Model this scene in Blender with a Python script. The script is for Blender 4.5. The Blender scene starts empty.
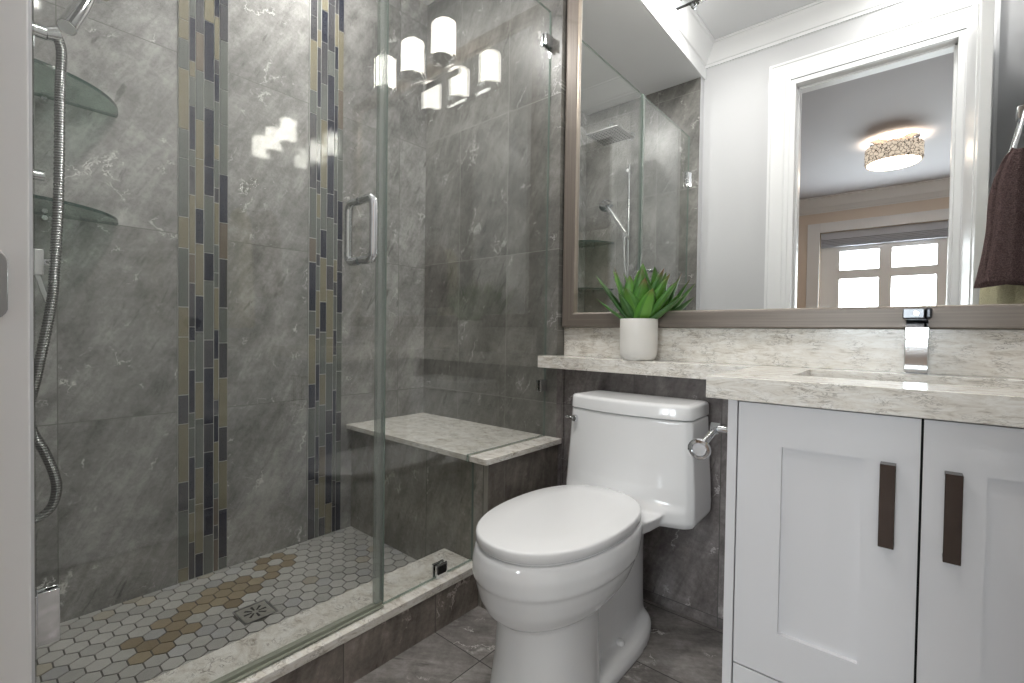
import bpy, bmesh, math, random
from mathutils import Vector, Matrix
random.seed(7)
SC = bpy.context.scene
COL = SC.collection

# ------------------------------------------------------------------ camera, world, exposure
cam_data = bpy.data.cameras.new('camera')
cam_data.sensor_width = 36.0
cam_data.sensor_fit = 'HORIZONTAL'
cam_data.lens = 471.21 / 1024 * 36.0
cam_data.clip_start = 0.01
cam = bpy.data.objects.new('camera', cam_data)
COL.objects.link(cam)
def cam_basis(yaw, pitch, roll):
    a, b, c = [math.radians(v) for v in (yaw, pitch, roll)]
    fw = Vector((math.sin(a)*math.cos(b), math.cos(a)*math.cos(b), math.sin(b)))
    rt = Vector((math.cos(a), -math.sin(a), 0)); up = rt.cross(fw)
    return math.cos(c)*rt + math.sin(c)*up, -math.sin(c)*rt + math.cos(c)*up, fw
r_, u_, f_ = cam_basis(-40.42, -1.0744, 0.7964)
m = Matrix((r_, u_, -f_)).transposed().to_4x4()
m.translation = Vector((2.00035, -1.61981, 0.97317))
cam.matrix_world = m
SC.camera = cam

SC.view_settings.view_transform = 'Standard'
SC.view_settings.look = 'None'
SC.view_settings.gamma = 1.0
SC.view_settings.use_curve_mapping = False
SC.view_settings.exposure = 0.0

world = bpy.data.worlds.new('sky'); SC.world = world
world.use_nodes = True
bg = world.node_tree.nodes['Background']
bg.inputs['Color'].default_value = (0.86, 0.93, 1.0, 1)
bg.inputs['Strength'].default_value = 1.6

def area_light(name, loc, rot, sx, sy, power, color=(1, 1, 1), shape='RECTANGLE', spread=180):
    d = bpy.data.lights.new(name, 'AREA'); d.shape = shape; d.size = sx
    if shape in ('RECTANGLE', 'ELLIPSE'): d.size_y = sy
    d.energy = power; d.color = color; d.spread = math.radians(spread)
    o = bpy.data.objects.new(name, d); COL.objects.link(o)
    o.location = loc; o.rotation_euler = rot
    return o
# daylight through the bedroom window (outside the panes, shining in along +y)
area_light('window_daylight', (1.98, -6.35, 1.55), (math.radians(90), 0, 0), 2.2, 1.7, 290, (0.93, 0.97, 1.0))
# unseen ceiling lamps added as fill light (trim rings are built below)
CEIL = 2.89
area_light('fill_bathroom', (1.08, -0.90, CEIL-0.018), (0, 0, 0), 0.11, 0.11, 11, (1, 0.97, 0.94), 'DISK')
area_light('fill_entry', (1.98, -1.36, CEIL-0.018), (0, 0, 0), 0.11, 0.11, 4.5, (1, 0.97, 0.94), 'DISK')
area_light('fill_shower', (0.28, -0.75, 2.683), (0, 0, 0), 0.10, 0.10, 12, (1, 0.97, 0.95), 'DISK')

# ------------------------------------------------------------------ helpers: node materials
def srgb(r, g, b):
    def f(c):
        c /= 255.0
        return c/12.92 if c <= 0.04045 else ((c+0.055)/1.055)**2.4
    return (f(r), f(g), f(b), 1.0)

class NT:
    def __init__(self, name):
        self.m = bpy.data.materials.new(name); self.m.use_nodes = True
        self.t = self.m.node_tree; self.t.nodes.clear()
        self.out = self.t.nodes.new('ShaderNodeOutputMaterial')
    def n(self, typ, **kw):
        nd = self.t.nodes.new(typ)
        for k, v in kw.items(): setattr(nd, k, v)
        return nd
    def set(self, sock, v):
        if isinstance(v, bpy.types.NodeSocket): self.t.links.new(v, sock)
        elif v is not None:
            if sock.type in ('RGBA',) and isinstance(v, (int, float)): v = (v, v, v, 1)
            sock.default_value = v
    def math(self, op, a, b=None, c=None, clamp=False):
        nd = self.n('ShaderNodeMath', operation=op, use_clamp=clamp)
        for i, v in enumerate((a, b, c)):
            if v is not None: self.set(nd.inputs[i], v)
        return nd.outputs[0]
    def vmath(self, op, a, b=None):
        nd = self.n('ShaderNodeVectorMath', operation=op)
        self.set(nd.inputs[0], a)
        if b is not None: self.set(nd.inputs[1], b)
        return nd.outputs[0]
    def mix(self, f, a, b, blend='MIX'):
        nd = self.n('ShaderNodeMix', data_type='RGBA', blend_type=blend)
        self.set(nd.inputs[0], f); self.set(nd.inputs[6], a); self.set(nd.inputs[7], b)
        return nd.outputs[2]
    def ramp(self, f, stops, interp='LINEAR'):
        nd = self.n('ShaderNodeValToRGB'); cr = nd.color_ramp; cr.interpolation = interp
        while len(cr.elements) < len(stops): cr.elements.new(0.5)
        for e, (p, c) in zip(cr.elements, stops):
            e.position = p; e.color = c if isinstance(c, tuple) else (c, c, c, 1)
        self.set(nd.inputs[0], f)
        return nd.outputs[0]
    def obj(self):
        return self.n('ShaderNodeTexCoord').outputs['Object']
    def sep(self, v):
        nd = self.n('ShaderNodeSeparateXYZ'); self.set(nd.inputs[0], v); return nd.outputs
    def comb(self, x=0.0, y=0.0, z=0.0):
        nd = self.n('ShaderNodeCombineXYZ')
        for i, v in enumerate((x, y, z)): self.set(nd.inputs[i], v)
        return nd.outputs[0]
    def noise(self, vec, scale, detail=4, rough=0.55, dist=0.0, out=0):
        nd = self.n('ShaderNodeTexNoise'); self.set(nd.inputs['Vector'], vec)
        nd.inputs['Scale'].default_value = scale; nd.inputs['Detail'].default_value = detail
        nd.inputs['Roughness'].default_value = rough; nd.inputs['Distortion'].default_value = dist
        return nd.outputs[out]
    def bump(self, h, strength=0.3, dist=0.002):
        nd = self.n('ShaderNodeBump'); nd.inputs['Strength'].default_value = strength
        nd.inputs['Distance'].default_value = dist; self.set(nd.inputs['Height'], h)
        return nd.outputs[0]
    def principled(self, color, rough=0.5, metal=0.0, normal=None, spec=0.5, **kw):
        p = self.n('ShaderNodeBsdfPrincipled')
        self.set(p.inputs['Base Color'], color); self.set(p.inputs['Roughness'], rough)
        self.set(p.inputs['Metallic'], metal); p.inputs['Specular IOR Level'].default_value = spec
        if normal is not None: self.set(p.inputs['Normal'], normal)
        for k, v in kw.items(): self.set(p.inputs[k], v)
        self.t.links.new(p.outputs[0], self.out.inputs[0])
        return p

def plain(name, color, rough=0.5, metal=0.0, spec=0.5, tone=0.03, scale=6.0, bump=0.0, bscale=200.0, **kw):
    """paint, ceramic, metal: one colour with a faint procedural unevenness"""
    N = NT(name); o = N.obj()
    f = N.noise(o, scale, 3)
    c2 = tuple(max(0.0, v*(1-tone*2)) for v in color[:3]) + (1,)
    col = N.mix(f, color, c2)
    nrm = N.bump(N.noise(o, bscale, 2), bump, 0.001) if bump else None
    N.principled(col, rough, metal, nrm, spec, **kw)
    return N.m

def stone_tile(name, ax, size, off, base, dark, light, grout, rough=0.035, angle=62, gw=0.0013, vein=1.0, tone=1.0, gaps=()):
    """large grey stone tiles: cells with their own veining; ax = the two axes of the face"""
    N = NT(name); s = N.sep(N.obj())
    a, b = s[ax[0]], s[ax[1]]
    al_ = a
    for gpos, gwid in gaps:            # bands of another tile set into the wall: the courses go on after them
        al_ = N.math('SUBTRACT', al_, N.math('MULTIPLY', N.math('GREATER_THAN', a, gpos), gwid))
    ua = N.math('DIVIDE', N.math('SUBTRACT', al_, off[0]), size[0])
    ub = N.math('DIVIDE', N.math('SUBTRACT', b, off[1]), size[1])
    ca, cb = N.math('FLOOR', ua), N.math('FLOOR', ub)
    wn = N.n('ShaderNodeTexWhiteNoise', noise_dimensions='3D'); N.set(wn.inputs[0], N.comb(ca, cb, 3.7))
    rnd = wn.outputs['Color']; rv = wn.outputs['Value']
    ang = math.radians(angle); c, sn = math.cos(ang), math.sin(ang)
    al = N.math('ADD', N.math('MULTIPLY', a, c), N.math('MULTIPLY', b, sn))      # along the veins
    ac = N.math('SUBTRACT', N.math('MULTIPLY', b, c), N.math('MULTIPLY', a, sn)) # across them
    shift = N.vmath('MULTIPLY', rnd, (9.0, 9.0, 9.0))
    iso = N.vmath('ADD', N.comb(a, b, 0.0), shift)
    st = N.vmath('ADD', N.comb(N.math('MULTIPLY', al, 0.22), ac, 0.0), shift)
    cloud = N.noise(iso, 9.0, 8, 0.68, 0.35)
    big = N.noise(st, 6.0, 3, 0.5, 0.4)
    fine = N.noise(iso, 70.0, 5, 0.75)
    streak = N.noise(st, 26.0, 8, 0.7, 0.5)
    def dev(v, k): return N.math('MULTIPLY', N.math('SUBTRACT', v, 0.5), k*tone)
    tonev = N.math('ADD', N.math('ADD', dev(cloud, 1.1), dev(big, 0.7)), N.math('ADD', dev(streak, 0.9), dev(fine, 0.55)))
    tonev = N.math('ADD', tonev, N.math('ADD', 0.5, N.math('MULTIPLY', N.math('SUBTRACT', rv, 0.5), 0.14)), clamp=True)
    col = N.ramp(tonev, [(0.0, dark), (0.5, base), (1.0, light)])
    # dark diagonal dashes and pale jagged crackle
    def mask(v, lo, k): return N.math('MULTIPLY', N.math('SUBTRACT', v, lo), k, clamp=True)
    wob = N.vmath('MULTIPLY', N.vmath('SUBTRACT', N.noise(iso, 16.0, 4, 0.7, 0.0, 1), (0.5, 0.5, 0.5)), (0.10, 0.10, 0.0))
    m1 = mask(N.noise(iso, 5.0, 3), 0.52, 12.0)
    dash = N.noise(N.vmath('ADD', N.comb(N.math('MULTIPLY', al, 0.16), ac, 1.3), shift), 34.0, 4, 0.6, 0.2)
    col = N.mix(N.math('MULTIPLY', N.math('MULTIPLY', mask(dash, 0.60, 14.0), m1), 0.7*vein), col, dark)
    pale = tuple(min(1.0, v*1.3+0.10) for v in light[:3]) + (1,)
    def crack(vec, scale, w):
        vo = N.n('ShaderNodeTexVoronoi', feature='DISTANCE_TO_EDGE'); N.set(vo.inputs['Vector'], vec); vo.inputs['Scale'].default_value = scale
        return N.math('SUBTRACT', 1.0, N.math('DIVIDE', vo.outputs['Distance'], w), clamp=True)
    iso2 = N.vmath('ADD', iso, (3.1, 1.7, 0.0))
    c1 = crack(N.vmath('ADD', N.vmath('ADD', st, (5.3, 2.9, 0.0)), wob), 9.0, 0.022)
    m2 = mask(N.noise(iso2, 6.5, 4), 0.57, 16.0)
    col = N.mix(N.math('MULTIPLY', N.math('MULTIPLY', c1, m2), 0.9*vein), col, pale)
    c2 = crack(N.vmath('ADD', iso2, wob), 9.0, 0.014)
    m3 = mask(N.noise(iso2, 10.0, 3), 0.60, 18.0)
    col = N.mix(N.math('MULTIPLY', N.math('MULTIPLY', c2, m3), 0.9*vein), col, pale)
    # grout lines
    def edge(u, sz):
        fr = N.math('FRACT', u)
        d = N.math('MINIMUM', fr, N.math('SUBTRACT', 1.0, fr))
        return N.math('LESS_THAN', N.math('MULTIPLY', d, sz), gw)
    g = N.math('MAXIMUM', edge(ua, size[0]), edge(ub, size[1]))
    col = N.mix(g, col, grout)
    rr = N.math('ADD', N.math('MULTIPLY', g, 0.5), N.math('ADD', rough, N.math('MULTIPLY', fine, 0.03)))
    nrm = N.bump(N.math('SUBTRACT', 1.0, g), 0.25, 0.001)
    N.principled(col, rr, 0, nrm, 0.5)
    return N.m

def quartz(name, scale=1.0):
    N = NT(name); o = N.obj()
    st = N.vmath('MULTIPLY', o, (0.6, 0.8, 2.3))
    c = N.noise(st, 30*scale, 7, 0.7, 0.8)
    col = N.ramp(c, [(0.30, srgb(178, 170, 158)), (0.42, srgb(220, 215, 206)), (0.6, srgb(240, 238, 233))])
    v = N.noise(N.vmath('ADD', st, (4.0, 2.0, 7.0)), 42*scale, 6, 0.62, 1.6)
    rid = N.math('SUBTRACT', 1.0, N.math('DIVIDE', N.math('ABSOLUTE', N.math('SUBTRACT', v, 0.5)), 0.040), clamp=True)
    mk = N.math('MULTIPLY', N.math('SUBTRACT', N.noise(N.vmath('ADD', o, (2.0, 5.0, 1.0)), 20*scale, 3), 0.45), 6.0, clamp=True)
    col = N.mix(N.math('MULTIPLY', N.math('MULTIPLY', rid, mk), 0.75), col, srgb(112, 103, 92))
    fl = N.noise(N.vmath('ADD', o, (1.0, 9.0, 3.0)), 150*scale, 3)
    col = N.mix(N.math('MULTIPLY', N.math('SUBTRACT', fl, 0.68), 5.0, clamp=True), col, srgb(160, 151, 140))
    N.principled(col, 0.16, 0, None, 0.5)
    return N.m

def glass_mat(name, tint, edge=False):
    """clear pane: mirror reflection by angle over a see-through tint"""
    N = NT(name)
    lw = N.n('ShaderNodeLayerWeight'); lw.inputs['Blend'].default_value = 0.5
    f5 = N.math('POWER', lw.outputs['Facing'], 5.0)
    F = N.math('ADD', 0.045, N.math('MULTIPLY', f5, 0.955), clamp=True)
    tr = N.n('ShaderNodeBsdfTransparent'); N.set(tr.inputs[0], tint)
    gl = N.n('ShaderNodeBsdfGlossy'); gl.inputs['Roughness'].default_value = 0.0
    gl.inputs['Color'].default_value = (1, 1, 1, 1)
    mx = N.n('ShaderNodeMixShader'); N.set(mx.inputs[0], F)
    N.t.links.new(tr.outputs[0], mx.inputs[1]); N.t.links.new(gl.outputs[0], mx.inputs[2])
    last = mx.outputs[0]
    if edge:
        df = N.n('ShaderNodeBsdfDiffuse'); df.inputs[0].default_value = tint
        m2 = N.n('ShaderNodeMixShader'); m2.inputs[0].default_value = 0.35
        df.inputs[0].default_value = srgb(168, 184, 176)
        N.t.links.new(last, m2.inputs[1]); N.t.links.new(df.outputs[0], m2.inputs[2]); last = m2.outputs[0]
    N.t.links.new(last, N.out.inputs[0])
    return N.m

def strip_mat(name):
    N = NT(name); tr = N.n('ShaderNodeBsdfTransparent'); tr.inputs[0].default_value = srgb(226, 230, 228)
    p = N.n('ShaderNodeBsdfPrincipled'); p.inputs['Base Color'].default_value = srgb(196, 202, 198); p.inputs['Roughness'].default_value = 0.15
    mx = N.n('ShaderNodeMixShader'); mx.inputs[0].default_value = 0.32
    N.t.links.new(tr.outputs[0], mx.inputs[1]); N.t.links.new(p.outputs[0], mx.inputs[2]); N.t.links.new(mx.outputs[0], N.out.inputs[0])
    return N.m

def emit(name, color, strength):
    N = NT(name); o = N.obj()
    e = N.n('ShaderNodeEmission')
    f = N.noise(o, 8.0, 2)
    N.set(e.inputs[0], N.mix(f, color, tuple(v*0.97 for v in color[:3]) + (1,)))
    e.inputs[1].default_value = strength
    N.t.links.new(e.outputs[0], N.out.inputs[0])
    return N.m

# ------------------------------------------------------------------ helpers: meshes
class MB:
    """collects faces (with material slots) and links them as one mesh object"""
    def __init__(self): self.v = []; self.f = []; self.mi = []
    def add(self, vs, fs, mi=0):
        k = len(self.v); self.v += [tuple(p) for p in vs]
        self.f += [tuple(i+k for i in f) for f in fs]; self.mi += [mi]*len(fs)
        return self
    def box(self, a, b, mi=0):
        x0, y0, z0 = [min(p, q) for p, q in zip(a, b)]; x1, y1, z1 = [max(p, q) for p, q in zip(a, b)]
        vs = [(x0,y0,z0),(x1,y0,z0),(x1,y1,z0),(x0,y1,z0),(x0,y0,z1),(x1,y0,z1),(x1,y1,z1),(x0,y1,z1)]
        return self.add(vs, [(0,3,2,1),(4,5,6,7),(0,1,5,4),(1,2,6,5),(2,3,7,6),(3,0,4,7)], mi)
    def loft(self, rings, mi=0, cap0=True, cap1=True, closed=True):
        n = len(rings[0]); vs = [p for r in rings for p in r]; fs = []
        for i in range(len(rings)-1):
            for j in range(n if closed else n-1):
                a = i*n+j; b = i*n+(j+1) % n
                fs.append((a, b, b+n, a+n))
        if cap0: fs.append(tuple(reversed(range(n))))
        if cap1: fs.append(tuple(range((len(rings)-1)*n, len(rings)*n)))
        return self.add(vs, fs, mi)
    def prism(self, pts, lo, hi, axis=2, mi=0):
        def P(p, h):
            q = list(p); q.insert(axis, h); return tuple(q)
        return self.loft([[P(p, lo) for p in pts], [P(p, hi) for p in pts]], mi)
    def tube(self, pts, r, n=12, mi=0, cap=True):
        pts = [Vector(p) for p in pts]; rings = []
        up = None
        for i, p in enumerate(pts):
            d = (pts[min(i+1, len(pts)-1)] - pts[max(i-1, 0)]).normalized()
            if up is None:
                up = Vector((0, 0, 1)) if abs(d.z) < 0.9 else Vector((1, 0, 0))
            sx = d.cross(up).normalized(); up = sx.cross(d).normalized()
            rr = r[i] if isinstance(r, (list, tuple)) else r
            rings.append([tuple(p + rr*(math.cos(2*math.pi*k/n)*sx + math.sin(2*math.pi*k/n)*up)) for k in range(n)])
        return self.loft(rings, mi, cap, cap)
    def lathe(self, prof, center, axis=(0, 0, 1), n=32, mi=0, cap0=True, cap1=True):
        ax = Vector(axis).normalized(); c = Vector(center)
        sx = ax.orthogonal().normalized(); sy = ax.cross(sx)
        rings = [[tuple(c + ax*h + r*(math.cos(2*math.pi*k/n)*sx + math.sin(2*math.pi*k/n)*sy)) for k in range(n)] for r, h in prof]
        return self.loft(rings, mi, cap0, cap1)
    def build(self, name, mats, parent=None, bevel=0.0, smooth=False, sharp=35, seg=2, subsurf=0):
        me = bpy.data.meshes.new(name); me.from_pydata(self.v, [], self.f)
        mats = mats if isinstance(mats, (list, tuple)) else [mats]
        for mt in mats: me.materials.append(mt)
        for p, i in zip(me.polygons, self.mi): p.material_index = i
        bm = bmesh.new(); bm.from_mesh(me); bmesh.ops.recalc_face_normals(bm, faces=bm.faces); bm.to_mesh(me); bm.free()
        o = bpy.data.objects.new(name, me); COL.objects.link(o)
        if parent is not None:
            o.parent = parent
            o.matrix_parent_inverse = Matrix.Translation(-Vector(parent.location)) if parent.type == 'EMPTY' else parent_inv(parent)
        if bevel:
            b = o.modifiers.new('bevel', 'BEVEL'); b.width = bevel; b.segments = seg; b.limit_method = 'ANGLE'
            b.angle_limit = math.radians(40)
        if subsurf:
            s = o.modifiers.new('sub', 'SUBSURF'); s.levels = subsurf; s.render_levels = subsurf
        if smooth or bevel:
            me.polygons.foreach_set('use_smooth', [True]*len(me.polygons))
            if not subsurf: me.set_sharp_from_angle(angle=math.radians(sharp))
        return o

def parent_inv(p):
    M = Matrix.Identity(4); q = p
    while q is not None:
        if q.type == 'EMPTY': M = Matrix.Translation(-Vector(q.location)); break
        q = q.parent
    return Matrix.Identity(4)

def thing(name, label, cat, loc=(0, 0, 0), group=None):
    o = bpy.data.objects.new(name, None); COL.objects.link(o)
    o.location = loc; o.empty_display_size = 0.05
    o['label'] = label; o['category'] = cat
    if group: o['group'] = group
    return o
def tag(o, label, cat, group=None):
    o['label'] = label; o['category'] = cat
    if group: o['group'] = group
    return o
def struct(o):
    o['kind'] = 'structure'; return o
def sub(mb, name, mats, parent, **kw):
    """a sub-part: child of a mesh part"""
    o = mb.build(name, mats, None, **kw); o.parent = parent
    o.matrix_parent_inverse = Matrix.Identity(4)
    return o
def smoothstep(t): t = max(0, min(1, t)); return t*t*(3-2*t)
def lerp(a, b, t): return a+(b-a)*t
def catmull(pts, n=8):
    P = [Vector(p) for p in pts]; out = []
    for i in range(len(P)-1):
        p0, p1, p2, p3 = P[max(i-1, 0)], P[i], P[i+1], P[min(i+2, len(P)-1)]
        for k in range(n):
            t = k/n
            out.append(0.5*((2*p1) + (-p0+p2)*t + (2*p0-5*p1+4*p2-p3)*t*t + (-p0+3*p1-3*p2+p3)*t*t*t))
    out.append(P[-1]); return [tuple(p) for p in out]

# ------------------------------------------------------------------ materials
G_D, G_B, G_L = srgb(88, 87, 86), srgb(144, 143, 141), srgb(192, 191, 189)
M = {}
M['tile_left'] = stone_tile('tile_left', (1, 2), (0.314, 0.637), (-1.424, 0.035), G_B, G_D, G_L, srgb(104, 104, 100), gaps=((-1.03, 0.157), (-0.56, 0.157)))
M['tile_back'] = stone_tile('tile_back', (0, 2), (0.314, 0.645), (-0.045, 0.035), srgb(116, 115, 111), srgb(72, 71, 69), srgb(152, 151, 147), srgb(150, 150, 145), rough=0.32, angle=64)  # same stone as the left wall, its weaker light put into a darker colour
M['tile_low'] = stone_tile('tile_low', (0, 2), (0.314, 0.645), (-0.045, 0.035), srgb(118, 113, 112), srgb(72, 68, 68), srgb(162, 157, 156), srgb(84, 82, 80), rough=0.2, angle=70)
M['tile_bench'] = stone_tile('tile_bench', (1, 2), (0.295, 0.645), (-0.63, -0.01), srgb(122, 116, 110), srgb(76, 71, 67), srgb(162, 155, 147), srgb(128, 124, 118), rough=0.22, angle=80, tone=0.9)
M['tile_benchf'] = stone_tile('tile_benchf', (0, 2), (0.31, 0.645), (0.24, -0.01), srgb(146, 143, 136), srgb(88, 86, 80), srgb(188, 185, 176), srgb(80, 79, 74), rough=0.2, angle=68)  # bench front lightened in colour to stand in for fill light
M['tile_curb'] = stone_tile('tile_curb', (1, 2), (0.323, 0.60), (-0.948, -0.2), srgb(138, 130, 123), srgb(84, 78, 73), srgb(184, 174, 165), srgb(86, 82, 78), rough=0.22, angle=74)
M['tile_floor'] = stone_tile('tile_floor', (0, 1), (0.62, 0.31), (1.045-0.62, -0.625), srgb(144, 140, 137), srgb(92, 88, 86), srgb(188, 184, 180), srgb(66, 63, 61), rough=0.22, angle=35, gw=0.0016)
M['quartz'] = quartz('quartz')
M['quartz_edge'] = M['quartz']
M['paint'] = plain('wall_paint', srgb(200, 201, 203), 0.55, tone=0.01, bump=0.05)
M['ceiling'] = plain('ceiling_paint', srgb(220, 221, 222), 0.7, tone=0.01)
M['trim'] = plain('trim_paint', srgb(233, 234, 235), 0.32, tone=0.008)
M['cabinet'] = plain('cabinet_paint', srgb(222, 222, 225), 0.34, tone=0.012)
M['dark'] = plain('dark_gap', srgb(22, 21, 21), 0.8)
M['ceramic'] = plain('ceramic', srgb(236, 237, 238), 0.06, tone=0.004, spec=0.6)
M['plastic'] = plain('seat_plastic', srgb(238, 239, 240), 0.16, tone=0.004)
M['chrome'] = plain('chrome', srgb(225, 227, 230), 0.05, 1.0, tone=0.01)
M['steel'] = plain('brushed_steel', srgb(168, 168, 168), 0.28, 1.0, tone=0.05, scale=40)
M['bronze'] = plain('bronze_pull', srgb(74, 64, 59), 0.22, 1.0, tone=0.12, scale=60)
def hose_mat():
    N = NT('ribbed_hose'); z = N.sep(N.obj())[2]
    k = N.math('ADD', 0.5, N.math('MULTIPLY', N.math('SINE', N.math('MULTIPLY', z, 2*math.pi/0.0065)), 0.5))
    N.principled(N.mix(k, srgb(92, 94, 94), srgb(190, 192, 192)), 0.25, 1.0, N.bump(k, 0.6, 0.003))
    return N.m
M['hose'] = hose_mat()
M['glass'] = glass_mat('shower_glass', srgb(251, 252, 251))
M['glass_edge'] = glass_mat('shower_glass_edge', srgb(196, 210, 202), True)
M['shelf_glass'] = glass_mat('shelf_glass', srgb(208, 222, 215))
M['shelf_edge'] = plain('shelf_glass_edge', srgb(38, 66, 58), 0.1, tone=0.1)
M['pane'] = glass_mat('window_pane', srgb(250, 252, 252))
M['mirror'] = plain('mirror_silver', (0.90, 0.915, 0.91, 1), 0.0, 1.0, tone=0.0)
M['strip'] = strip_mat('clear_strip')
M['seal'] = plain('glass_seal', srgb(150, 154, 140), 0.35, tone=0.05)
M['wood'] = plain('bedroom_floor', srgb(120, 100, 82), 0.4, tone=0.15, scale=3)
M['bed_wall'] = plain('bedroom_wall', srgb(226, 212, 198), 0.6, tone=0.01)
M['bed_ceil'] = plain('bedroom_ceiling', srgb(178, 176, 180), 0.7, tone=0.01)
M['soil'] = plain('soil', srgb(58, 46, 36), 0.95, tone=0.3, scale=90, bump=0.6, bscale=120)
M['pot'] = plain('pot_glaze', srgb(236, 234, 229), 0.38, tone=0.01, bump=0.04, bscale=80)

def frame_mat():
    N = NT('bronze_frame'); o = N.obj()
    f = N.noise(N.vmath('MULTIPLY', o, (0.6, 40.0, 60.0)), 3.0, 4)
    col = N.ramp(f, [(0.3, srgb(112, 104, 97)), (0.7, srgb(131, 122, 114))])
    N.principled(col, 0.38, 0.25)
    return N.m
M['frame'] = frame_mat()
def frame_mat_v():
    N = NT('bronze_frame_upright'); o = N.obj()
    f = N.noise(N.vmath('MULTIPLY', o, (60.0, 40.0, 0.6)), 3.0, 4)
    col = N.ramp(f, [(0.3, srgb(112, 104, 97)), (0.7, srgb(131, 122, 114))])
    N.principled(col, 0.38, 0.25)
    return N.m
M['frame_v'] = frame_mat_v()
M['frame_lip'] = plain('frame_lip', srgb(176, 166, 154), 0.3, 0.7, tone=0.03)
def towel_mat(name, c1, c2):
    N = NT(name); o = N.obj()
    v = N.n('ShaderNodeTexVoronoi'); N.set(v.inputs['Vector'], o); v.inputs['Scale'].default_value = 260
    col = N.mix(N.math('MULTIPLY', v.outputs['Distance'], 1.3, clamp=True), c2, c1)
    N.principled(col, 0.95, 0, N.bump(v.outputs['Distance'], 0.9, 0.004), 0.1)
    return N.m
M['towel'] = towel_mat('brown_terry', srgb(86, 70, 70), srgb(126, 106, 105))
M['towel2'] = towel_mat('cream_terry', srgb(206, 200, 168), srgb(226, 221, 192))
def attr_mat(name, attr, rough, bumpscale=None, spec=0.5, mott=0.12, ms=30.0):
    N = NT(name); a = N.n('ShaderNodeAttribute'); a.attribute_name = attr
    o = N.obj(); f = N.noise(o, ms, 5, 0.65, 0.8)
    k = N.math('ADD', 1.0-mott, N.math('MULTIPLY', f, 2*mott))
    col = N.vmath('MULTIPLY', a.outputs['Color'], N.comb(k, k, k))
    N.principled(col, rough, 0, None, spec)
    return N.m
M['hex'] = attr_mat('hex_marble', 'tint', 0.3, mott=0.16, ms=30)
M['hex_grout'] = plain('hex_grout', srgb(84, 82, 78), 0.9)
M['leaf'] = attr_mat('leaf_green', 'tint', 0.34, mott=0.14, ms=55)
MOSC = {'O': (srgb(132, 126, 106), 'olive'), 'G': (srgb(104, 108, 104), 'grey'), 'N': (srgb(34, 38, 54), 'navy'),
        'D': (srgb(74, 74, 78), 'slate'), 'B': (srgb(114, 104, 92), 'taupe')}
for k, (c, nm) in MOSC.items():
    M['mos'+k] = plain('mosaic_'+nm, c, 0.07, tone=0.06, scale=25, spec=0.6)
M['mos_grout'] = plain('mosaic_grout', srgb(206, 206, 203), 0.7)
def crystal_mat():
    N = NT('crystal_drum'); o = N.obj()
    v = N.n('ShaderNodeTexVoronoi'); N.set(v.inputs['Vector'], o); v.inputs['Scale'].default_value = 30
    v.feature = 'DISTANCE_TO_EDGE'
    k = N.math('GREATER_THAN', v.outputs['Distance'], 0.055)
    e = N.n('ShaderNodeEmission'); N.set(e.inputs[0], srgb(255, 236, 214)); e.inputs[1].default_value = 0.85
    p = N.n('ShaderNodeBsdfPrincipled'); p.inputs['Base Color'].default_value = srgb(120, 100, 84); p.inputs['Metallic'].default_value = 1; p.inputs['Roughness'].default_value = 0.2
    mx = N.n('ShaderNodeMixShader'); N.set(mx.inputs[0], k)
    N.t.links.new(p.outputs[0], mx.inputs[1]); N.t.links.new(e.outputs[0], mx.inputs[2]); N.t.links.new(mx.outputs[0], N.out.inputs[0])
    return N.m
M['crystal'] = crystal_mat()
M['lamp_glow'] = emit('lamp_glow', srgb(255, 230, 204), 32.0)
M['shade'] = emit('vanity_shade_glow', srgb(255, 249, 240), 26.0)
M['fill_glow'] = emit('fill_lens_glow', srgb(255, 248, 236), 9.0)  # lens glow of the added fill lights

# ------------------------------------------------------------------ the setting
WY = 0.09            # painted wall above the ledge
YC = -1.538          # tiled end wall of the shower
YF = -1.60           # bathroom face of the door wall
XR = 2.38            # right wall
SOF = 2.70           # underside of the dropped shower ceiling
DX0, DX1, DTOP = 1.4276, 2.1395, 2.4936
BY = -6.0            # window wall of the bedroom
BC = 2.87
LED = 0.832          # underside of the ledge

mb = MB(); mb.box((-0.15, -1.75, -0.1), (0, 0.3, 3.0))
struct(mb.build('wall_left', M['tile_left']))
mb = MB()
mb.box((0, 0, -0.1), (0.870, 0.3, 2.9), 0)                 # shower end of the mirror wall
mb.box((0.870, 0.0, -0.1), (0.902, 0.3, LED), 1)
mb.box((0.902, 0.012, -0.1), (XR+0.1, 0.3, LED), 1)
mb.box((0.870, WY, LED), (XR+0.1, 0.3, 3.0), 2)
struct(mb.build('wall_back', [M['tile_back'], M['tile_low'], M['paint']]))
mb = MB(); mb.box((XR, YF-0.1, -0.1), (XR+0.12, 0.3, 3.0))
struct(mb.build('wall_right', M['paint']))
mb = MB(); mb.box((0, YC-0.2, -0.1), (0.878, YC, SOF+0.02))
struct(mb.build('wall_end', M['tile_back']))
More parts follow.
